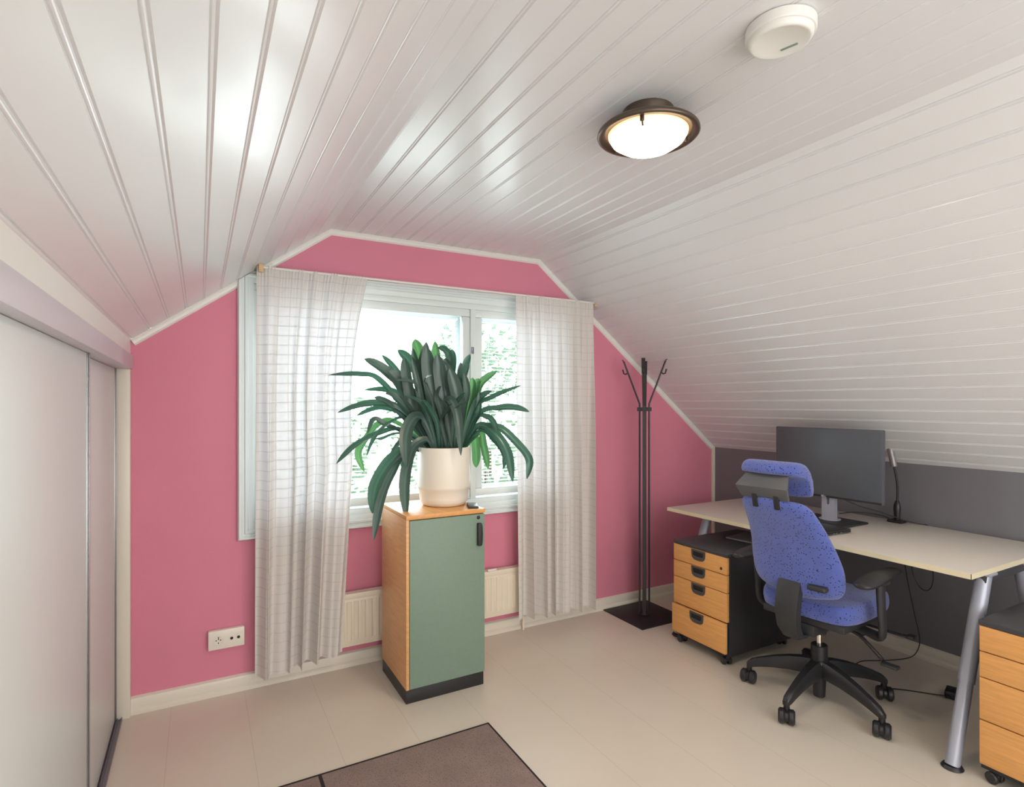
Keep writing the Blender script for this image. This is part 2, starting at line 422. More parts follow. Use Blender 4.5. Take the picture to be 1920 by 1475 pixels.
def sash(x0,x1,z0,z1,nm):
    o = MB(); rectframe(o,x0,x1,z0,z1,.046,WY+.004,WY+.045,.006); s = o.build('sash','frame',wn)
    MB().box((x0+.04,WY+.022,z0+.04),(x1-.04,WY+.026,z1-.04)).build('pane','glass',s,smooth=0)
    o = MB(); rectframe(o,x0+.006,x1-.006,z0,z1,.040,WY+.13,WY+.165,.006); s2 = o.build('outer_sash','frame',wn)
    MB().box((x0+.04,WY+.145,z0+.036),(x1-.04,WY+.149,z1-.036)).build('pane','glass',s2,smooth=0)
    # blind between the panes
    b = MB(); z = z0+.055
    while z < z1-.06:
        b.bm.faces.new([b.bm.verts.new(q) for q in ((x0+.05,WY+.072,z-.0025),(x1-.05,WY+.072,z-.0025),(x1-.05,WY+.0805,z+.0015),(x0+.05,WY+.0805,z+.0015))])
        b.bm.faces.new([b.bm.verts.new(q) for q in ((x0+.05,WY+.0805,z+.0015),(x1-.05,WY+.0805,z+.0015),(x1-.05,WY+.089,z+.0015),(x0+.05,WY+.089,z+.0015))])
        z += .021
    n = 3 if x1-x0 > .8 else 2
    for k in range(n):
        xx = x0+.12+(x1-x0-.24)*k/(n-1)
        b.cyl((xx,WY+.069,z0+.05),(xx,WY+.069,z1-.05),.0012,n=5)
        b.cyl((xx,WY+.091,z0+.05),(xx,WY+.091,z1-.05),.0012,n=5)
    b.box((x0+.05,WY+.068,z0+.046),(x1-.05,WY+.092,z0+.058),.002)
    b.box((x0+.05,WY+.066,z1-.062),(x1-.05,WY+.094,z1-.046),.002)
    b.build('blind','blind',wn,smooth=0,recalc=False)
sash(.25,1.417,.845,1.967,'a'); sash(1.453,2.015,.845,1.967,'b')
# head board visible over the sashes, sill board
MB().box((.236,WY-.020,.760),(2.03,WY+.02,.806),.006).build('sill','frame',wn)
hb = MB(); hb.box((1.425,WY-.016,1.30),(1.447,WY-.004,1.35),.003); hb.box((1.431,WY-.028,1.335),(1.441,WY-.012,1.343),.002)
hb.build('latch','track',wn)
hb = MB(); hb.box((1.42,WY-.014,1.70),(1.436,WY-.004,1.74),.003); hb.cyl((1.428,WY-.012,1.70),(1.428,WY-.012,1.72),.006,n=10); hb.build('latch','track',wn)

# ------------------------------------------------------------------ outside
def tree(loc, sc, label):
    t = thing('garden_tree', label, 'tree', loc, 0, 'garden trees outside the window')
    MB().cyl((0,0,0),(0,0,3*sc),.09*sc,.06*sc,n=10).build('trunk','trunk',t)
    b = MB()
    for _ in range(1600):
        u = V((random.gauss(0,1),random.gauss(0,1),random.gauss(0,1))).normalized()*random.uniform(.55,1)
        p = V((u.x*1.7, u.y*1.5, 3.4+u.z*1.9))*sc
        a = V((random.gauss(0,1),random.gauss(0,1),random.gauss(0,1))).normalized(); c = a.orthogonal().normalized(); s = random.uniform(.06,.13)*sc
        b.bm.faces.new([b.bm.verts.new(q) for q in (p-a*s,p+c*s*.5,p+a*s,p-c*s*.5)])
    b.build('crown','foliage',t,smooth=0,recalc=False)
tree((1.0,9.5,-2.9),1.0,'bushy pale green garden tree seen through the left pane')
tree((5.0,10.0,-2.9),1.15,'taller pale green garden tree seen through the narrow right pane')
struct(MB().box((-25,3.6,-3.0),(30,45,-2.9)).build('ground','lawn',smooth=0),'garden lawn outside, coloured pale to bounce light indoors','ground')

# ------------------------------------------------------------------ curtains
def curtain(xt0,xt1,xb0,xb1,zt,zb0,zb1,folds,seed,label,edge=None):
    rnd = random.Random(seed); NU, NV = 220, 46
    b = MB(); uvl = b.bm.loops.layers.uv.new('UVMap')
    ph = [rnd.uniform(0,6.28) for _ in range(6)]
    # uneven fold positions
    def warp(u): return u+.030*math.sin(2*PI*u*1.5+ph[0])+.018*math.sin(2*PI*u*3.3+ph[1])
    grid = []
    for j in range(NV+1):
        v = j/NV; row = []
        g = max(0, 1-v/.10)             # gathering near the top
        for i in range(NU+1):
            u = i/NU; w = warp(u)
            e = (v**.8)
            x0 = xt0+(xb0-xt0)*e; x1 = xt1+(xb1-xt1)*e
            if edge: x1 += edge(v)
            zb = zb0+(zb1-zb0)*u
            f = folds*w*2*PI
            amp = (.010+.028*min(1, v*2.2))*(.75+.35*math.sin(3*u*PI+ph[2]))
            yy = math.sin(f+ph[3]+.5*math.sin(v*2.4+ph[4]))
            yy = yy*amp+.008*math.sin(2.3*f+ph[5]+v*2)*min(1,v*3+.1)+.004*g*math.sin(2*PI*u*38+ph[1])
            x = x0+(x1-x0)*u+.010*min(1,v*2)*math.cos(f+ph[3])
            z = zt+(zb-zt)*v+(.003*math.sin(2*PI*u*34) if j == 0 else 0)-.003*yy/.03*v
            row.append((V((x, 2.940-yy, z)), u, v))
        grid.append(row)
    W = 1.55*abs(xt1-xt0); H = zt-min(zb0,zb1)
    vs = [[b.bm.verts.new(p[0]) for p in r] for r in grid]
    for j in range(NV):
        for i in range(NU):
            f = b.bm.faces.new([vs[j][i],vs[j][i+1],vs[j+1][i+1],vs[j+1][i]])
            for lp, (jj,ii) in zip(f.loops, ((j,i),(j,i+1),(j+1,i+1),(j+1,i))):
                lp[uvl].uv = (grid[jj][ii][1]*W, grid[jj][ii][2]*H)
    o = b.build('curtain','curtain',None,smooth=180,recalc=False)
    return tag(o, label, 'curtain', 'sheer curtains at the window')
curtain(.238,.772,.234,.645,2.060,.075,.125,5.3,3,'sheer white checked curtain hanging left of the potted plant, by the socket',
        edge=lambda v: -.035*math.sin(min(1,v*2)*PI)**1)
curtain(1.656,2.232,1.684,2.238,2.058,.105,.080,6.2,11,'sheer white checked curtain hanging right of the potted plant, by the coat rack')
rod = thing('curtain_rod','thin white curtain rail spanning above the window between the ceiling slopes','curtain rail')
MB().cyl((.262,2.940,2.055),(2.245,2.940,2.055),.006,n=12).build('rail','white',rod)
for x in (.255,2.245):
    MB().box((x-.010,2.925,2.030),(x+.012,WY-.002,2.068 if x<1 else 2.045),.002).build('bracket','rodwood',rod)

# ------------------------------------------------------------------ radiator
rd = thing('radiator','low white ribbed panel radiator under the window','radiator',(0,0,0))
b = MB(); x0,x1,z0,z1 = .48,1.735,.125,.395
b.box((x0,2.999,z0),(x1,3.012,z1),.004)
n = 32; w = (x1-x0-.08)/n
for i in range(n):
    xx = x0+.04+i*w
    b.prism([(xx+.004,2.9995,z0+.035),(xx+.010,2.9945,z0+.035),(xx+w-.010,2.9945,z0+.035),(xx+w-.004,2.9995,z0+.035)],(0,0,z1-z0-.07))
b.build('panel','rad',rd)
MB().box((x0+.005,3.010,z1-.004),(x1-.005,3.052,z1+.006),.002).build('top_grille','rad',rd)
MB().box((x0-.003,2.996,z1-.022),(x1+.003,3.012,z1+.007),.003).build('top_edge','rad',rd)
for xx in (.7,1.55): MB().box((xx,3.011,.16),(xx+.03,WY-.002,.36),.002).build('bracket','rad',rd)
b = MB(); b.tube([(x1+.022,3.025,.0),(x1+.022,3.025,.13),(x1+.015,3.025,.15),(x1-.004,3.025,.15)],.007); b.cyl((x1+.022,3.025,.13),(x1+.022,3.025,.17),.012,n=14)
b.build('valve_pipe','rad',rd)
b = MB(); b.box((1.50,3.000,.402),(1.56,3.02,.412),.003); b.build('vent_key','white',rd)

# ------------------------------------------------------------------ socket
so = thing('wall_socket','white double wall socket box low on the pink wall','socket',(.113,WY,.268))
MB().box((-.079,-.030,-.046),(.079,0,.046),.006).build('box','socket',so)
b = MB(); b.lathe([(.0,-.001),(.019,-.001),(.020,.002),(.022,.002),(.022,0)],(-.035,-.0305,0),ax=(0,-1,0)); b.build('outlet_ring','socket',so)
b = MB()
for dx,dz in ((-.0095,0),(.0095,0),(0,.013),(0,-.013),(0,.006)): b.cyl((-.035+dx,-.030,dz),(-.035+dx,-.034,dz),.0024,n=10)
b.build('pin_holes','dark',so)
for dx in (.022,.052):
    b = MB(); b.cyl((dx,-.029,0),(dx,-.034,0),.0065,n=18); b.build('aerial_port','dark',so)
    
# ------------------------------------------------------------------ wardrobe
wd = thing('sliding_wardrobe','built-in wardrobe with glossy white sliding doors along the left side','wardrobe')
MB().box((-.335,YB,1.557),(-.266,WY-.001,1.622),.003).build('fascia','fascia',wd)
MB().box((-.330,3.022,0),(-.272,WY-.001,1.557),.002).build('end_post','basewhite',wd)
b = MB(); b.box((-.345,YB,0),(-.300,3.022,.004),.0005)
for x in (-.343,-.3185,-.303): b.box((x,YB,.004),(x+.003,3.022,.011))
b.build('floor_track','track',wd)
def wdoor(xf, y0, y1, z0, z1):
    d = MB().box((xf-.012,y0,z0),(xf,y1,z1),.001).build('door','door',wd)
    for y in (y0,y1):
        s = 1 if y == y0 else -1
        ya, yb = sorted((y-.001*s, y+.030*s))
        b = MB(); b.box((xf-.014,ya,z0),(xf+.003,yb,z1),.002); b.box((xf+.003,ya+.010,z0),(xf+.006,yb-.010,z1),.001)
        b.build('door_profile','alu',d)
wdoor(-.3015, .80, 2.155, .012, 1.556)
wdoor(-.3260, 1.65, 3.020, .012, 1.556)
wdoor(-.3260, -.6, .85, .012, 1.556)
wdoor(-.3015, -1.58, -.5, .012, 1.556)

# ------------------------------------------------------------------ cupboard
ZCUP = .879
cb = thing('cupboard','narrow beech cupboard with a grey-green door in front of the window','cupboard',(.837,2.525,0))
W,D = .407,.395
MB().box((.003,.008,0),(W-.003,D-.003,.068),.001).build('plinth','black',cb)
MB().box((0,.016,.068),(W,D,ZCUP-.020),.001).build('body','beech',cb)
MB().box((0,-.004,ZCUP-.020),(W+.001,D,ZCUP),.002).build('top_panel','beechh',cb)
b = MB(); b.box((0,-.003,.068),(.015,.016,ZCUP-.020),.001); b.build('side_edge','beech',cb)
dr = MB().box((.017,-.004,.070),(W-.002,.015,ZCUP-.025),.0015).build('door','green',cb)
b = MB(); b.prism([(W-.048,-.004,.705),(W-.026,-.004,.705),(W-.024,-.022,.715),(W-.024,-.024,.76),(W-.024,-.022,.81),(W-.026,-.004,.818),(W-.048,-.004,.818)],(0,-.004,0))
b = MB(); b.prism([(W-.046,-.0045,.700),(W-.026,-.0045,.700),(W-.022,-.0045,.716),(W-.020,-.0045,.755),(W-.022,-.0045,.795),(W-.026,-.0045,.812),(W-.046,-.0045,.812)],(0,-.020,0),.003)
b.build('handle','blackmat',dr)
b = MB(); b.lathe([(0,.004),(.006,.004),(.0085,.003),(.009,0)],(W-.037,-.004,.838),ax=(0,-1,0),n=24); b.box((W-.0378,-.0088,.834),(W-.0362,-.0078,.842)); b.build('lock','blackmat',dr)
ph = thing('phone','small flat black device lying on the cupboard top beside the plant pot','device',(1.212,2.60,ZCUP),math.radians(70))
MB().box((-.06,-.026,.001),(.06,.026,.010),.003).build('case','black',ph)
MB().box((-.055,-.022,.0098),(.055,.022,.0112),.001).build('display','screen',ph)

# ------------------------------------------------------------------ potted clivia
PX,PY = 1.114,2.742
pl = thing('potted_plant','large strap-leaved green plant in a cream pot standing on the cupboard','plant',(PX,PY,ZCUP))
b = MB()
b.lathe([(0,.0),(.100,.0),(.112,.004),(.1235,.022),(.1270,.040),(.1280,.078),(.1345,.084),(.1372,.100),(.1372,.292),(.1355,.299),(.1325,.299),(.131,.292),(.131,.262)],n=72)
b.build('pot','pot',pl,smooth=50)
b = MB(); b.lathe([(0,.272),(.06,.270),(.1312,.266),(.1312,.262)],n=40); b.build('soil','soil',pl)
# leaves: (points (right, height above pot foot) in cm from the pot axis, width cm, tip lean toward window (+)/room (-) cm, kind)
k = .0792   # cm per drawing unit
fa = math.radians(29)
RT = V((math.cos(fa),-math.sin(fa),0)); FW = V((math.sin(fa),math.cos(fa),0))
leaves = [
([(800,820),(720,500),(650,250),(605,115)],80,8,2),([(820,800),(790,500),(760,300),(740,125)],62,10,2),
([(810,800),(700,500),(600,300),(500,192)],70,4,0),([(850,800),(850,450),(850,260),(810,190),(755,172)],50,9,0),
([(860,800),(850,500),(868,300),(862,185)],55,6,0),([(900,800),(900,560),(950,340),(990,225)],50,2,0),
([(900,800),(920,520),(960,380),(993,288)],42,-3,0),([(800,800),(620,520),(460,360),(320,272)],88,-2,1),
([(800,800),(640,560),(500,350),(392,230)],44,5,0),([(800,820),(720,600),(690,400),(700,145)],105,0,1),
([(800,820),(770,600),(740,400),(715,180)],105,-3,1),([(830,820),(830,600),(810,400),(790,235)],95,-5,1),
([(800,820),(650,600),(560,440),(480,350)],115,-6,1),([(870,820),(880,600),(865,420),(830,285)],90,-4,1),
([(900,820),(930,620),(910,480),(870,330)],90,-6,1),([(780,820),(640,640),(600,420),(585,260)],75,-8,1),
([(780,820),(560,580),(400,400),(280,375),(108,386)],44,-4,0),([(780,820),(600,600),(470,480),(280,470)],46,4,0),
([(780,820),(560,610),(380,562),(185,616)],56,-8,0),([(780,820),(560,650),(400,590),(243,640)],46,2,0),
([(780,830),(560,640),(480,560),(403,522)],55,-10,1),([(780,830),(560,735),(400,760),(270,830),(175,932)],42,-8,0),
([(780,830),(500,690),(380,700),(290,800),(240,900),(280,1018)],52,5,2),([(790,830),(600,665),(480,690),(400,780),(365,888)],26,-12,0),
([(760,830),(560,750),(450,700),(380,665),(345,755)],42,-4,1),([(760,830),(600,780),(500,850),(445,975)],40,2,1),
([(780,830),(620,850),(500,930),(415,1080),(405,1250)],84,-14,0),([(780,830),(600,870),(510,1010),(455,1180),(428,1405)],64,-20,1),
([(780,830),(720,800),(640,860),(605,1050),(625,1268)],78,-19,1),([(790,830),(720,700),(660,650),(610,760),(622,960)],92,-17,1),
([(780,830),(600,800),(530,900),(560,1078)],44,6,0),([(790,830),(740,680),(690,560),(605,510)],36,-13,0),
([(800,830),(790,700),(750,600),(712,535)],40,-14,0),([(820,830),(820,700),(860,610),(1000,545)],34,-12,1),
([(900,830),(850,640),(870,535),(930,640),(955,885)],62,-16,1),
([(950,830),(965,650),(1000,500),(1005,383)],58,3,2),([(960,830),(1000,600),(1030,450),(1042,388)],50,5,2),
([(960,830),(1000,600),(1060,430),(1172,335)],56,6,2),([(960,830),(1000,650),(1060,530),(1142,478)],48,-4,0),
([(960,830),(1030,600),(1140,520),(1328,442)],36,-2,0),([(970,830),(1060,630),(1190,592),(1290,590),(1380,614)],50,-4,0),
([(970,830),(1040,660),(1110,650),(1150,680),(1175,738)],40,-8,0),([(970,830),(1040,730),(1180,718),(1300,820),(1380,930),(1365,1048)],54,-6,0),
([(970,830),(1050,710),(1160,760),(1240,880),(1275,1062)],62,-9,0),([(960,830),(1060,740),(1150,800),(1220,900),(1215,990)],36,-1,0),
([(970,830),(1050,760),(1080,850),(1110,1008)],50,4,2),([(970,830),(1005,770),(1028,880),(1025,1002)],58,7,2),
([(800,800),(700,560),(650,430),(545,415)],30,-15,1),([(820,800),(760,560),(720,420),(770,380)],28,-14,1),
([(850,820),(820,650),(800,520),(830,450)],50,-13,1),([(760,820),(700,640),(680,500),(640,270)],50,-10,1),
([(880,820),(900,640),(920,560),(980,490)],40,-12,0),([(860,820),(820,700),(850,620),(900,560)],36,-14,1),
([(930,820),(960,600),(980,480),(960,360)],50,-5,1),([(740,820),(620,640),(520,520),(470,500)],60,-9,1),
([(760,820),(560,760),(430,790),(400,790)],22,-8,0),([(950,820),(1000,700),(1050,620),(1060,480)],40,-3,0),
([(800,820),(800,560),(840,380),(820,250)],90,3,1),([(840,820),(900,560),(930,430),(925,280)],70,4,1),
([(780,820),(700,560),(640,380),(600,180)],55,4,0)]
def leaf(pts, w, lean, kind, idx):
    P = []
    m = len(pts)-1
    for i,(zx,zy) in enumerate(pts):
        t = i/m
        r = (600+zx/3.511-834)*.278/100; z = (950-(600+zy/3.511))*.2745/100
        base_f = (-.03 if lean < 0 else .03)
        if zx < 420: lean_x = -14*min(1,(420-zx)/300)
        else: lean_x = 0
        if lean_x: r *= (1+lean_x/290)
        if i == 0: r = max(-.085, min(.085, r*.9)); z = .262
        P.append(RT*r+FW*(base_f+(lean+lean_x)/100*(t**1.2))+V((0,0,z)))
    P = spline(P, 7); n = len(P); W = w/3.511*.278/100*.5
    NN = (-FW*.78+V((0,0,1))*.62)
    b = MB(); rows = []
    rnd = random.Random(idx)
    for i,p in enumerate(P):
        t = i/(n-1)
        d = (P[min(i+1,n-1)]-P[max(i-1,0)]).normalized()
        s = d.cross(NN); s = s.normalized() if s.length > .05 else RT.copy()
        nn = s.cross(d).normalized()
        tw = (.42+.58*min(1,t/.5))*[1.0,.9,1.0][kind]
        tip = max(0, 1-((t-.72)/.28)**2.4) if t > .72 else 1
        hw = max(.0012, W*tw*tip)
        wav = .0015*math.sin(t*14+idx)
        rows.append([p+s*hw*q+nn*(abs(q)*hw*.42+wav*q) for q in (-1,-.55,0,.55,1)])
    vs = b.grid(rows); uvl = b.bm.loops.layers.uv.new('UVMap')
    idxm = {v: (j/4, i/(n-1)) for i, rw in enumerate(vs) for j, v in enumerate(rw)}
    for f in b.bm.faces:
        for lp in f.loops: lp[uvl].uv = idxm[lp.vert]
    o = b.build('leaf',['leaf','leafdark','leafbright'][kind],pl,smooth=180,recalc=False)
for i,(pts,w,lean,kd) in enumerate(leaves): leaf(pts,w,lean,kd,i)

# ------------------------------------------------------------------ rug
rg = thing('rug','brown-grey entrance mat lying on the floor in front of the cupboard','rug',(.55,1.55,0))
MB().box((-.50,-.648,.001),(.548,.648,.007),.002).build('pile','rug',rg)
b = MB(); e = .007
b.box((-.508,-.656,.0005),(.555,-.648,.0075),.001); b.box((-.508,.648,.0005),(.555,.656,.0075),.001)
b.box((-.508,-.656,.0005),(-.500,.656,.0075),.001); b.box((.548,-.656,.0005),(.555,.656,.0075),.001); b.build('edging','rugedge',rg)
MB().box((-.163,-.647,.003),(-.150,.647,.0078),.001).build('stripe','rugedge',rg)

# ------------------------------------------------------------------ coat rack
cr_ = thing('coat_rack','tall black metal coat rack on a square base plate by the pink wall','coat rack',(2.585,2.848,0))
MB().box((-.192,-.192,0),(.192,.192,.007),.001).build('base_plate','baseplate',cr_)
dgs = [V((1,-1,0)).normalized(), V((-1,1,0)).normalized(), V((-1,-1,0)).normalized(), V((1,1,0)).normalized()]
for i, d in enumerate(dgs):
    side = i < 2
    b = MB()
    dd = d*.031
    if side:
        b.tube([dd+V((0,0,.007)),dd+V((0,0,1.36)),dd+V((0,0,1.40)),d*.133+V((0,0,1.678)),d*.136+V((0,0,1.684))],.0062,n=10)
    else:
        q = V((d.y,-d.x,0))
        b.prism([dd+q*.011+V((0,0,.007)),dd-q*.011+V((0,0,.007)),dd-q*.011+V((0,0,1.39)),dd+q*.011+V((0,0,1.39))],d*.006)
        b.prism([dd+q*.011+V((0,0,1.39)),dd-q*.011+V((0,0,1.39)),d*.133-q*.011+V((0,0,1.682)),d*.133+q*.011+V((0,0,1.682))],d*.006)
    up = b.build('upright','rack',cr_)
    b = MB(); q = V((d.y,-d.x,0))
    # flat hook: grip part on the upper arm, top lip and lower hook
    a0 = d*.104+V((0,0,1.60)); a1 = d*.136+V((0,0,1.690)); hw = .008 if side else .012
    b.prism([a0-q*hw,a0+q*hw,a1+q*hw,a1-q*hw],d*.007)
    b.prism([a1-q*hw,a1+q*hw,a1+q*hw+d*.012+V((0,0,.001)),a1-q*hw+d*.012+V((0,0,.001))],V((0,0,.004)))
    b.tube([a0+V((0,0,.012)),a0+d*.018+V((0,0,-.002)),a0+d*.030+V((0,0,.002)),a0+d*.038+V((0,0,.030))],.005,n=8)
    b.build('hook','black',up)
b = MB()
for d in (dgs[0],dgs[2]):
    q = V((d.y,-d.x,0))
    b.prism([d*.047+q*.013+V((0,0,1.352)),d*.047-q*.013+V((0,0,1.352)),-d*.047-q*.013+V((0,0,1.352)),-d*.047+q*.013+V((0,0,1.352))],(0,0,.026))
b.build('collar','black',cr_)
b = MB(); b.cyl((0,0,.007),(0,0,.016),.042,.040,n=32,bev=.003); b.build('foot_collar','baseplate',cr_)

# ------------------------------------------------------------------ desk
DX0,DX1,DY0,DY1,ZD = 2.615,3.452,1.045,2.672,.740
dk = thing('desk','long white-topped desk with angled silver legs along the charcoal wall','desk')
MB().box((DX0+.002,DY0+.002,ZD-.022),(DX1-.002,DY1-.002,ZD),.0015).build('tabletop','desktop',dk)
b = MB(); b.box((DX0,DY0,ZD-.0215),(DX0+.0025,DY1,ZD-.0006)); b.box((DX0,DY0,ZD-.0215),(DX1,DY0+.0025,ZD-.0006)); b.box((DX0,DY1-.0025,ZD-.0215),(DX1,DY1,ZD-.0006)); b.box((DX1-.0025,DY0,ZD-.0215),(DX1,DY1,ZD-.0006))
b.build('edge_band','deskedge',dk,smooth=0)
for yc in (1.075,2.497):
    fr = MB().box((2.76,yc-.020,ZD-.062),(3.20,yc+.020,ZD-.022),.003).build('leg_frame','charcoal',dk)
    for (xt,xb) in ((2.795,2.535),(3.135,3.395)):
        T = V((xt,yc,ZD-.030)); B = V((xb,yc,.010)); m = B+(T-B)*.42
        lg = MB().cyl(m,T,.0280,n=28).build('leg','silver',dk)
        MB().cyl(B,m,.0245,n=28).build('lower_tube','silver',lg)
        MB().cyl((xb,yc,0),(xb,yc,.014),.037,.032,n=28,bev=.003).build('foot','black',lg)
        MB().box((xt-.035,yc-.034,ZD-.034),(xt+.035,yc+.034,ZD-.0222),.003).build('leg_plate','silver',lg)
MB().box((2.98,1.10,ZD-.052),(3.04,2.47,ZD-.024),.003).build('cross_beam','charcoal',dk)

# ------------------------------------------------------------------ drawer pedestals (origin = front left foot corner; x = into, y = width)
def pedestal(label, loc, rz=0):
    t = thing('drawer_pedestal', label, 'drawer unit', loc, rz, 'drawer pedestals by the desk')
    W, D, H = .392, .560, .600
    MB().box((.018,.002,.046),(D-.004,W-.002,H-.020),.001).build('body','darkside',t)
    MB().box((0,0,H-.020),(D,W,H),.004).build('top_panel','charcoal',t)
    zs = [(.487,.578),(.391,.483),(.234,.387),(.068,.229)]
    for i,(z0,z1) in enumerate(zs):
        pull = .014 if i == 3 else 0
        d = MB().box((-pull,.004,z0),(.018-pull,W-.004,z1),.0015).build('drawer','beechh',t)
        if pull: MB().box((.016-pull,.015,z0+.012),(.022,W-.015,z1-.02)).build('drawer_box','dark',d,smooth=0)
        # grip: black tapered shell with a recess
        yc = W/2+.004; f = -.0012-pull; top = z1-.001; h = .062; w = .049
        poly = [(w,0),(w-.002,-.03),(w-.010,-.045),(w-.03,-.055),(-w+.03,-.060),(-w+.008,-.060),(-w+.002,-.052),(-w,0)]
        poly = [(w,0),(w-.001,-.022),(w-.006,-.038),(w-.016,-.048),(0,-.055),(-(w-.016),-.058),(-(w-.006),-.056),(-(w-.001),-.050),(-w,0)]
        poly = [(w,0),(w-.001,-.030),(w-.006,-.046),(w-.018,-.055),(w-.034,-.058),(-(w-.034),-.058),(-(w-.018),-.055),(-(w-.006),-.046),(-(w-.001),-.030),(-w,0)]
        b = MB(); outer = [b.bm.verts.new((f-.003,yc+y,top+z)) for y,z in poly]
        inn = [(w-.012,-.010),(w-.012,-.020),(w-.013,-.030),(w-.016,-.034),(w-.026,-.036),(-(w-.026),-.036),(-(w-.016),-.034),(-(w-.013),-.030),(-(w-.012),-.020),(-(w-.012),-.010)]
        inner = [b.bm.verts.new((f-.003,yc+y,top+z)) for y,z in inn]; dco = [V((f+.0009,yc+y,top+z)) for y,z in inn]; deep = [b.bm.verts.new(v) for v in dco]
        back = [b.bm.verts.new((f+.001,yc+y*1.02,top+z*1.02)) for y,z in poly]
        b.bridge(back,outer); b.bridge(outer,inner); b.bridge(inner,deep)
        g = b.build('handle','grip',d,smooth=0)
        b = MB(); b.bm.faces.new([b.bm.verts.new(v) for v in dco]); b.build('handle_recess','dark',d,smooth=0)
        if i == 0:
            b = MB(); b.lathe([(0,.003),(.006,.003),(.0075,.0015),(.0078,0)],(-.0002,.042,.515),ax=(-1,0,0),n=20); b.build('lock','black',d)
    # feet
    for (cx,cy,a) in ((.024,.022,1.2),(.036,W-.046,1.4),(D-.05,.040,1.0),(D-.05,W-.045,.2)):
        c = MB().cyl((cx,cy,.030),(cx,cy,.047),.012,n=14)
        ca,sa = math.cos(a),math.sin(a)
        for s in (-1,1):
            o = V((-sa,ca,0))*s*.011; o2 = V((-sa,ca,0))*s*.021
            p = V((cx,cy,.0215))+V((ca,sa,0))*.010
            c.cyl(p+o*.5,p+o2*1.15,.0215,n=20,bev=.004)
        c.box((cx-.014,cy-.010,.022),(cx+.014,cy+.010,.040),.003)
        c.build('caster','black',t)
    return t
# built facing -X: local y=0 is the right-hand side seen from the front
p1 = pedestal('beech-fronted four drawer pedestal in the corner between the coat rack and the chair, handles showing', (2.452,2.062,0))
def dup(root, loc, label):
    r = root.copy(); C.objects.link(r); r.location = loc; r['label'] = label
    for ch in list(root.children):
        c = ch.copy(); C.objects.link(c); c.parent = r
        for g in ch.children:
            d = g.copy(); C.objects.link(d); d.parent = c
    return r
p2 = dup(p1, (2.532,.600,0), 'beech-fronted drawer pedestal cut off by the right edge, beside the near desk leg')
for c in p2.children:      # its lowest drawer is fully shut
    if c.name.startswith('drawer') and min(v.co.x for v in c.data.vertices) < -.01: c.location.x += .014
# flat grey tray lying on far pedestal
tr = thing('paper_folder','flat grey folder lying on top of the far drawer pedestal under the desk','folder',(2.86,2.21,.600),.15)
MB().box((-.11,-.12,.0005),(.11,.12,.010),.002).build('cover','mesh',tr)
MB().box((-.108,-.118,.003),(.112,.118,.008)).build('sheets','white',tr)

# ------------------------------------------------------------------ monitor, laptop, lamp
mn = thing('monitor','wide dark monitor on a silver stand standing on the desk','monitor',(3.10,1.905,ZD))
b = MB(); b.box((-.125,-.155,0),(.105,.150,.012),.006); b.build('stand_base','laptop',mn)
# column: shallow front face with oval hole
col = MB()
b2 = bmesh.new()
w = .036; z0,z1 = .012,.30
hole = [(math.sin(2*PI*i/24)*.0085, .118+math.copysign(.014,math.cos(2*PI*i/24))+math.cos(2*PI*i/24)*.0085) for i in range(24)]
outer = []
for i in range(24):
    a = 2*PI*i/24; s, c = math.sin(a), math.cos(a); mm = max(abs(s),abs(c)); outer.append((s/mm*w, .118+c/mm*(.106)))
of = [col.bm.verts.new((-.018,y,z)) for y,z in outer]; hf = [col.bm.verts.new((-.018,y,z)) for y,z in hole]
ob = [col.bm.verts.new((.018,y*.9,z)) for y,z in outer]; hb_ = [col.bm.verts.new((.018,y,z)) for y,z in hole]
col.bridge(of,hf); col.bridge(hf,hb_); col.bridge(hb_,ob); col.bridge(ob,of)
col.box((-.018,-.036,.22),(.018,.036,.33),.003)
col.build('stand_column','silver',mn)
MB().cyl((.0,0,.012),(0,0,.018),.055,n=36,bev=.002).build('swivel_disc','silver',mn)
scx = -.045
MB().box((scx,-.305,.138),(scx+.028,.307,.525),.006).build('housing','bezel',mn)
MB().box((scx+.02,-.18,.20),(scx+.050,.18,.45),.012).build('rear_shell','black',mn)
MB().box((scx-.0012,-.292,.160),(scx+.002,.294,.512),.0004).build('display','screen',mn)
b = MB(); b.box((scx-.0008,-.300,.1395),(scx+.002,.302,.150)); b.build('lower_strip','black',mn)
# small maker's mark: four letters on the lower bezel
def letters(parent, txt, x, yc, zc, h):
    # simple stroked capitals, built as bars (left to right when seen from -X: y decreasing)
    G = {'D':[((0,0),(0,1)),((0,1),(.6,.85)),((.6,.85),(.6,.15)),((.6,.15),(0,0))],
         'E':[((0,0),(0,1)),((0,1),(.6,1)),((0,.5),(.5,.5)),((0,0),(.6,0)),((.0,.25),(0,.3))],
         'L':[((0,0),(0,1)),((0,0),(.6,0))]}
    b = MB(); w = len(txt)*.85*h
    for i,ch in enumerate(txt):
        for (a,c) in G[ch]:
            p = V((x, yc+w/2-(i*.85+a[0])*h, zc+a[1]*h-h/2)); q = V((x, yc+w/2-(i*.85+c[0])*h, zc+c[1]*h-h/2))
            b.tube([p,q], h*.09, n=4)
    b.build('maker_mark','letter',parent,smooth=0)
letters(mn,'DELL',scx-.0015,.005,.1455,.0085)

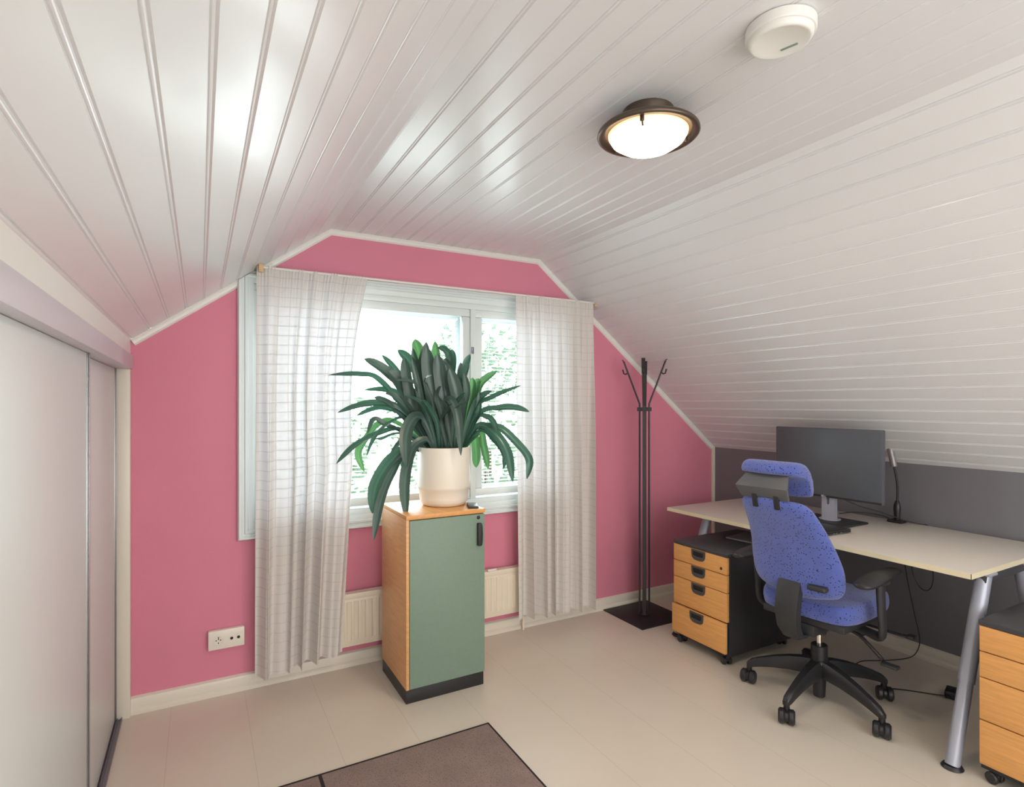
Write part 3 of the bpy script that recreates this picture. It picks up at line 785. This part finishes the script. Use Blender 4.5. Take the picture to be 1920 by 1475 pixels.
lp = thing('laptop','closed dark laptop lying flat on the desk in front of the monitor stand','laptop',(2.805,1.850,ZD),math.radians(-4))
MB().box((-.120,-.165,.004),(.120,.165,.014),.004).build('base','laptop',lp)
MB().box((-.120,-.165,.0142),(.120,.165,.022),.004).build('lid','laptop',lp)
b = MB()
for x0 in (-.02,.0,.035): b.box((x0,-.1658,.0065),(x0+.012,-.1645,.0110))
b.build('ports','alu',lp,smooth=0)
b = MB()
for x in (-.1,.1):
    for y in (-.13,.13): b.cyl((x,y,0),(x,y,.005),.008,n=12)
b.build('rubber_feet','black',lp)
us = thing('usb_dongle','tiny black plug standing on the desk beside the monitor stand','plug',(3.150,2.035-.03,ZD+.0125),.3)
MB().box((-.008,-.009,0),(.008,.009,.030),.003).build('plug_body','black',us)
MB().box((-.005,-.006,.029),(.005,.006,.038),.001).build('plug_tip','blackmat',us)
us.location = (3.02,2.085,ZD)

dl = thing('desk_lamp','slim gooseneck lamp with a grey head at the back of the desk','lamp',(3.400,1.705,ZD))
b = MB(); b.box((-.030,-.036,0),(.030,.040,.016),.005); b.build('clamp_base','black',dl)
b = MB(); b.lathe([(0,.014),(.015,.014),(.016,.05),(.018,.075),(.017,.095),(.010,.118),(.006,.122),(0,.122)],n=24); b.build('socket_body','black',dl)
nk = [V((0,0,.115)),V((0,-.002,.19)),V((0,.006,.265)),V((0,.016,.310))]
b = MB(); b.tube(nk,.0058,n=10,smooth=6); b.build('gooseneck','black',dl)
hd = MB(); d = V((0,.20,1)).normalized()
hd.cyl(V((0,.016,.308)),V((0,.016,.308))+d*.105,.0165,n=24,bev=.003)
h = hd.build('lamp_head','mesh',dl)
e_ = V((0,.016,.308))+d*.103
MB().cyl(e_,e_+d*.006,.017,n=24,bev=.002).build('end_cap','black',h)

def cable(name,pts,r,label,n=8,group=None):
    o = MB().tube(pts,r,n=n,smooth=8).build(name,'black',None,smooth=180)
    return tag(o,label,'cable',group)
cable('monitor_cable',[(3.105,1.865,.885),(3.20,1.80,.835),(3.30,1.735,.80),(3.38,1.68,.765),(3.44,1.62,.7435),(3.463,1.58,.735),(3.470,1.56,.66)],.0028,'upper thin black cable sagging from the monitor back to the desk lamp')
cable('data_cable',[(3.14,1.875,.785),(3.22,1.84,.79),(3.30,1.80,.785),(3.38,1.76,.765),(3.425,1.75,.744)],.0026,'lower thin black cable running from the monitor stand to the desk lamp')
# under desk cables
cable('hanging_cable',[(3.440,1.72,.715),(3.455,1.70,.55),(3.462,1.68,.40),(3.462,1.65,.25),(3.458,1.62,.11),(3.435,1.625,.04),(3.40,1.65,.006),(3.28,1.69,.004),(3.157,1.75,.004),(3.08,1.75,.004),(3.02,1.74,.004)],.0026,'black cable hanging behind the desk down to the floor')
cable('looped_cable',[(3.40,1.655,.716),(3.44,1.655,.56),(3.445,1.645,.46),(3.445,1.61,.395),(3.445,1.57,.395),(3.445,1.55,.45),(3.445,1.553,.53),(3.40,1.56,.716)],.0026,'short black cable loop dangling under the back of the desk')
cable('floor_cable',[(2.94,1.535,.004),(2.985,1.50,.004),(3.03,1.455,.004),(3.075,1.40,.004),(3.095,1.365,.008),(3.102,1.338,.013)],.0026,'black cable lying on the floor to the adapter')
ad = thing('power_adapter','small black power adapter on the floor behind the near desk leg','adapter',(3.150,1.330,0),.3)
MB().box((-.04,-.032,0),(.04,.032,.036),.006).build('brick','black',ad)
MB().cyl((-.052,.014,.014),(-.038,.014,.014),.006,n=12).build('strain_relief','blackmat',ad)

# ------------------------------------------------------------------ office chair (local: +x forward, +y left)
CA = math.radians(5)
ch = thing('office_chair','blue upholstered office chair with a headrest and black five-star base at the desk','chair',(2.57,1.63,0),CA)
# star base
def starbase():
    b = MB(); b.lathe([(0,.128),(.040,.128),(.047,.135),(.047,.175),(.041,.190),(.036,.194),(0,.194)],n=36)
    return b.build('base_hub','black',ch)
starbase()
for i in range(5):
    a = math.radians(44.5+72*i)-CA; d = V((math.cos(a),math.sin(a),0)); q = V((-d.y,d.x,0))
    b = MB(); rows = []
    for t in [0,.15,.35,.6,.8,.93,1]:
        r = .028+(.322-.028)*t; zt = .192-.086*t**1.7; h = .074-.040*t; w = .034-.017*t
        if t == 1: zt -= .010; h -= .012; w *= .8
        sec = [(-w*.55,0),(w*.55,0),(w,-h*.35),(w*.9,-h),(-w*.9,-h),(-w,-h*.35)]
        rows.append([d*r+q*yy+V((0,0,zt+zz)) for yy,zz in sec]+[d*r+q*sec[0][0]+V((0,0,zt+sec[0][1]))])
    b.grid(rows)
    bmesh.ops.remove_doubles(b.bm, verts=b.bm.verts[:], dist=.0001)
    bmesh.ops.holes_fill(b.bm, edges=[e for e in b.bm.edges if e.is_boundary], sides=0)
    lg = b.build('base_leg','black',ch,smooth=50)
    # twin wheel caster, trailing tangentially
    c = MB(); piv = d*.312; ta = math.radians([205,196,210,202,214][i]); td = V((math.cos(ta),math.sin(ta),0)); tq = V((-td.y,td.x,0))
    c.cyl(piv+V((0,0,.050)),piv+V((0,0,.092)),.013,n=16)
    ctr = piv+td*.016+V((0,0,.032))
    for s in (-1,1): c.cyl(ctr+tq*s*.006,ctr+tq*s*.034,.032,n=28,bev=.007)
    c.cyl(ctr-tq*.008,ctr+tq*.008,.022,n=16)
    c.build('caster','black',lg,smooth=40)
b = MB(); b.cyl((0,0,.016),(0,0,.13),.0255,.031,n=28,bev=.004); b.build('column_tube','black',ch)
b = MB(); b.cyl((0,0,.190),(0,0,.262),.036,n=32,bev=.003); b.build('column_cover','black',ch)
MB().cyl((0,0,.262),(0,0,.33),.0125,n=20).build('gas_lift','chrome',ch)
b = MB(); b.cyl((0,0,.315),(0,0,.36),.030,.040,n=24); b.box((-.16,-.06,.345),(.10,.06,.40),.012); b.box((-.05,-.13,.372),(.12,.13,.405),.008)
b.build('mechanism','blackmat',ch)
# seat: shaped cushion
def cushion(name, hx0, hx1, hy, z0, z1, mt, parent, dome=.02):
    b2 = bmesh.new(); bmesh.ops.create_cube(b2, size=2)
    bmesh.ops.subdivide_edges(b2, edges=b2.edges[:], cuts=7, use_grid_fill=True)
    for v in b2.verts:
        x,y,z = v.co
        n = 5
        l = (abs(x)**n+abs(y)**n)**(1/n) or 1
        m = max(abs(x),abs(y)); s = m/l if l else 1
        x2,y2 = x*s,y*s
        zz = z
        ed = min(1,max(0,(m-.80)/.2)); sh = 1-.18*ed*abs(z)**2
        X = (hx0+hx1)/2+(hx1-hx0)/2*x2*(1-.03*abs(z)); Y = hy*y2*(1-.05*z*z)*(1-.06*(x2>0)*x2)
        Zt = (z0+z1)/2+(z1-z0)/2*zz*sh
        if z > 0: Zt += dome*(abs(y2)**2)*.8-.010-.035*max(0,x2-.5)**2*2
        else: Zt -= .035*max(0,x2-.5)**2*1
        v.co = (X,Y,Zt)
    b = MB(); b.merge(b2); return b.build(name,mt,parent,smooth=180,sub=1)
cushion('seat',-.185,.310,.222,.425,.528,'blue',ch)
MB().box((-.16,-.19,.400),(.24,.19,.436),.010).build('seat_pan','blackmat',ch)
# backrest: curved upholstered shell
def backrest():
    b = MB(); NU,NV = 16,18; front=[]; rear=[]
    for j in range(NV+1):
        v = j/NV; z = .560+(.985-.560)*v
        # half width by height
        if v < .14: hw = .182+(.212-.182)*(v/.14)**.5
        elif v < .30: hw = .212
        elif v < .94: hw = .212-(.212-.160)*((v-.30)/.64)
        else: hw = .160-.030*((v-.94)/.06)**2
        xc = -.222-.085*v-.125*v**2+.018*math.sin(v*PI)     # recline with lumbar
        fr=[];rr=[]
        for i in range(NU+1):
            u = -1+2*i/NU
            e = 1-abs(u)**6; ev = 1-abs(2*v-1)**8
            th = .010+.030*math.sqrt(max(0,e*ev))
            wrap = .038*u*u
            zz = z+(.012*(1-u*u) if v>.9 else 0)-(.028*(1-u*u) if v<.12 else 0)*(1-v/.12 if v<.12 else 0)
            fr.append((xc+wrap+th, u*hw, zz)); rr.append((xc+wrap-th*.8, u*hw, zz))
        front.append(fr); rear.append(rr)
    vf = b.grid(front); vr = b.grid(rear)
    for j in range(NV):
        b.bm.faces.new([vf[j][0],vf[j+1][0],vr[j+1][0],vr[j][0]]); b.bm.faces.new([vf[j][-1],vf[j+1][-1],vr[j+1][-1],vr[j][-1]])
    for i in range(NU):
        b.bm.faces.new([vf[0][i],vf[0][i+1],vr[0][i+1],vr[0][i]]); b.bm.faces.new([vf[-1][i],vf[-1][i+1],vr[-1][i+1],vr[-1][i]])
    return b.build('backrest','blue',ch,smooth=180,sub=1)
bk = backrest()
# lumbar knob on the right rear (dark oblong grip)
b = MB(); b.box((-.030,-.040,-.012),(.010,.040,.012),.010,seg=3)
g = b.build('adjuster_grip','blackmat',ch); g.location = (-.243,-.125,.605)
# upright stem behind seat
b = MB()
rows = []
for (x,z,w,th) in ((-0.237, 0.615, 0.05, 0.03),(-0.262, 0.545, 0.052, 0.034),(-0.274, 0.47, 0.05, 0.036),(-0.262, 0.4, 0.044, 0.036),(-0.227, 0.35, 0.036, 0.036),(-.15,.335,.030,.030)):
    rows.append([(x-th*.5,-w,z),(x-th*.62,-w*.7,z),(x-th*.66,0,z),(x-th*.62,w*.7,z),(x-th*.5,w,z),(x+th*.6,w,z+.01),(x+th*.6,-w,z+.01),(x-th*.5,-w,z)])
b.grid(rows); bmesh.ops.remove_doubles(b.bm,verts=b.bm.verts[:],dist=.0001); bmesh.ops.holes_fill(b.bm,edges=[e for e in b.bm.edges if e.is_boundary],sides=0)
b.build('back_stem','blackmat',ch,smooth=50)
# headrest
b = MB(); NU = 14
secp = [(-0.45, 1.095), (-0.46, 1.12), (-0.445, 1.147), (-0.41, 1.158), (-0.37, 1.15), (-0.33, 1.118), (-0.303, 1.07), (-0.295, 1.015), (-0.307, 0.992), (-0.323, 1.0), (-0.345, 1.045), (-0.375, 1.085), (-0.41, 1.1)]
rows = []
cx_ = sum(p[0] for p in secp)/len(secp); cz_ = sum(p[1] for p in secp)/len(secp)
for i in range(NU+1):
    u = -1+2*i/NU; s = 1-.12*abs(u)**6; y = u*.135
    rows.append([(cx_+(p[0]-cx_)*s+.022*u*u, y, cz_+(p[1]-cz_)*s) for p in secp+[secp[0]]])
b.grid(rows); bmesh.ops.remove_doubles(b.bm,verts=b.bm.verts[:],dist=.0001); bmesh.ops.holes_fill(b.bm,edges=[e for e in b.bm.edges if e.is_boundary],sides=0)
b.build('headrest','blue',ch,smooth=180,sub=1)
b = MB()
b.prism([(-.417,-.085,1.110),(-.417,.095,1.110),(-.462,.135,1.040),(-.462,-.105,1.040)],(.014,0,.004),.002)
b.prism([(-.462,-.105,1.040),(-.462,.135,1.040),(-.432,.120,.990),(-.432,-.095,.990)],(.014,0,.004),.002)
b.build('headrest_bracket','bracket',ch)
b = MB()
for y in (-.045,.055): MB().box((-.440,y-.012,.950),(-.405,y+.012,1.012),.005,rot=Matrix.Rotation(math.radians(-12),3,'Y')).build('headrest_post','black',ch)
# armrests
for s in (-1,1):
    b = MB(); rows = []
    y0 = s*.285
    for (x,w,h,z) in ((-.235,.014,.008,.664),(-.225,.036,.016,.664),(-.17,.050,.021,.664),(-.05,.046,.018,.668),(.05,.042,.016,.668),(.09,.032,.012,.666),(.102,.012,.006,.664)):
        rows.append([(x,y0+w*math.cos(2*PI*i/12)*1.0,z+h*math.sin(2*PI*i/12)-(.012 if x<-.12 else 0)*1.0) for i in range(13)])
    b.grid(rows); bmesh.ops.remove_doubles(b.bm,verts=b.bm.verts[:],dist=.0001); bmesh.ops.holes_fill(b.bm,edges=[e for e in b.bm.edges if e.is_boundary],sides=0)
    ar = b.build('armrest','black',ch,smooth=60,sub=1)
    b = MB(); b.tube([(-.05,y0,.655),(-.05,y0,.60),(-.04,y0,.50),(-.03,y0,.42),(-.01,y0-s*.02,.388),(.02,s*.19,.385),(.02,s*.10,.388)],[.026,.026,.024,.024,.020,.018],n=14,flat=.6,smooth=4,up=(0,1,0))
    b.build('armrest_post','blackmat',ar,smooth=60)
    b = MB(); b.box((-.08,y0-.028,.630),(-.02,y0+.028,.652),.006); b.build('armrest_bracket','blackmat',ar)
# levers
b = MB(); b.tube([(.02,-.10,.372),(.02,-.17,.355),(.01,-.25,.300),(.0,-.275,.285)],.008,n=10,smooth=4); l = b.build('lever','black',ch)
b = MB(); b.box((-.020,-.335,.268),(.018,-.268,.282),.006); b.build('lever_paddle','blackmat',l)
b = MB(); b.cyl((.07,-.13,.365),(.07,-.17,.365),.026,n=20,bev=.005); b.build('tension_knob','blackmat',ch)
b = MB(); b.tube([(.10,-.12,.385),(.10,-.30,.385),(.10,-.33,.388)],.006,n=8); b.box((.085,-.355,.380),(.125,-.325,.395),.005); b.build('lever','black',ch)

# ------------------------------------------------------------------ ceiling lamp and smoke alarm
cl = thing('ceiling_lamp','lit round ceiling lamp with a dark bronze rim','ceiling lamp',(1.235,1.345,ZC))
b = MB(); b.lathe([(0,0),(.078,0),(.080,-.003),(.078,-.052),(.074,-.058),(0,-.058)][::-1],n=48); b.build('canopy','lampmetal',cl)
b = MB(); b.lathe([(.074,-.045),(.120,-.052),(.148,-.060),(.157,-.068),(.158,-.076),(.154,-.080),(.146,-.079),(.124,-.072),(.122,-.064),(.074,-.050)],n=64); b.build('rim','lampmetal',cl,smooth=60)
gm = mat('lit glass shade', srgb(255,240,212), .4, emit=7.5)
t = NT(gm); tc = t.new('ShaderNodeTexCoord'); mp = t.new('ShaderNodeMapping'); mp.inputs['Scale'].default_value = (1,1,0)
t.link(tc.outputs['Object'], mp.inputs[0]); vl = t.new('ShaderNodeVectorMath', operation='LENGTH'); t.link(mp.outputs[0], vl.inputs[0])
mr = t.new('ShaderNodeMapRange'); mr.inputs[1].default_value = .092; mr.inputs[2].default_value = .124; t.link(vl.outputs['Value'], mr.inputs[0])
rp = t.new('ShaderNodeValToRGB'); rp.color_ramp.elements[0].color = (1,.87,.66,1); rp.color_ramp.elements[1].color = (.17,.085,.025,1)
t.link(mr.outputs[0], rp.inputs[0]); t.link(rp.outputs[0], t.n['Principled BSDF'].inputs['Emission Color'])
b = MB(); b.lathe([(.124,-.068),(.123,-.076),(.112,-.094),(.085,-.112),(.045,-.123),(0,-.126)],n=48); b.build('glass_shade',gm,cl,smooth=180)
for a in (100,220,340):
    aa = math.radians(a); p = V((math.cos(aa)*.126,math.sin(aa)*.126,-.080))
    b = MB(); b.box((p.x-.005,p.y-.005,-.090),(p.x+.005,p.y+.005,-.072),.002); b.cyl((p.x,p.y,-.082),(p.x*.88,p.y*.88,-.096),.003,n=8); b.build('clip','lampmetal',cl)
sm = thing('smoke_alarm','round white smoke alarm on the flat ceiling behind the lamp','smoke alarm',(1.240,.885,ZC),.3)
b = MB(); b.lathe([(0,0),(.076,0),(.080,-.003),(.080,-.022),(.078,-.026),(.072,-.027)],n=56); b.build('base_ring','white',sm,smooth=40)
b = MB(); b.lathe([(.074,-.024),(.073,-.034),(.069,-.040),(.064,-.041),(.058,-.038),(.0,-.040)],n=56); b.build('cover','white',sm,smooth=60)
MB().box((.030,-.030,-.0425),(.034,.010,-.039),.001).build('slot','green',sm)

# ------------------------------------------------------------------ lights
def area(name, loc, rot, sx, sy, power, col=(1,1,1), spread=None):
    l = bpy.data.lights.new(name,'AREA'); l.shape = 'RECTANGLE'; l.size = sx; l.size_y = sy; l.energy = power; l.color = col
    if spread: l.spread = spread
    o = bpy.data.objects.new(name,l); C.objects.link(o); o.location = loc; o.rotation_euler = rot; return o
# daylight through the window
pt = area('window_portal',(1.13,WY+.28,1.40),(math.radians(-90),0,0),1.9,1.25,10); pt.data.cycles.is_portal = True
area('daylight',(1.13,WY+.9,1.75),(math.radians(-78),0,0),2.6,1.8,80,(.90,.96,1.0))
# added unseen fill light behind the viewer, lifting the whole room
area('rear_fill',(1.3,YB+.1,1.25),(math.radians(92),0,0),3.2,1.7,62,(1.0,.985,.965))
lb = area('lamp_bulb',(1.235,1.345,ZC-.135),(0,0,0),.2,.2,7,(1,.80,.58)); lb.data.shape = 'DISK'

w = bpy.data.worlds.new('World'); bpy.context.scene.world = w; w.use_nodes = True
nt = w.node_tree; bg = nt.nodes['Background']; bg.inputs[0].default_value = (.86,.94,1,1); bg.inputs[1].default_value = 5.0

# ------------------------------------------------------------------ camera
cd = bpy.data.cameras.new('camera'); cam = bpy.data.objects.new('camera',cd); C.objects.link(cam)
cd.sensor_width = 36; cd.lens = 1056/1920*36; cd.shift_y = 19.5/1920; cd.clip_start = .01
cam.location = (0,0,1.40); cam.rotation_euler = (math.radians(90),0,math.radians(-29))
sc = bpy.context.scene; sc.camera = cam
sc.view_settings.view_transform = 'Standard'; sc.view_settings.exposure = .12
sc.cycles.max_bounces = 10; sc.cycles.transparent_max_bounces = 16
sc.cycles.use_denoising = True
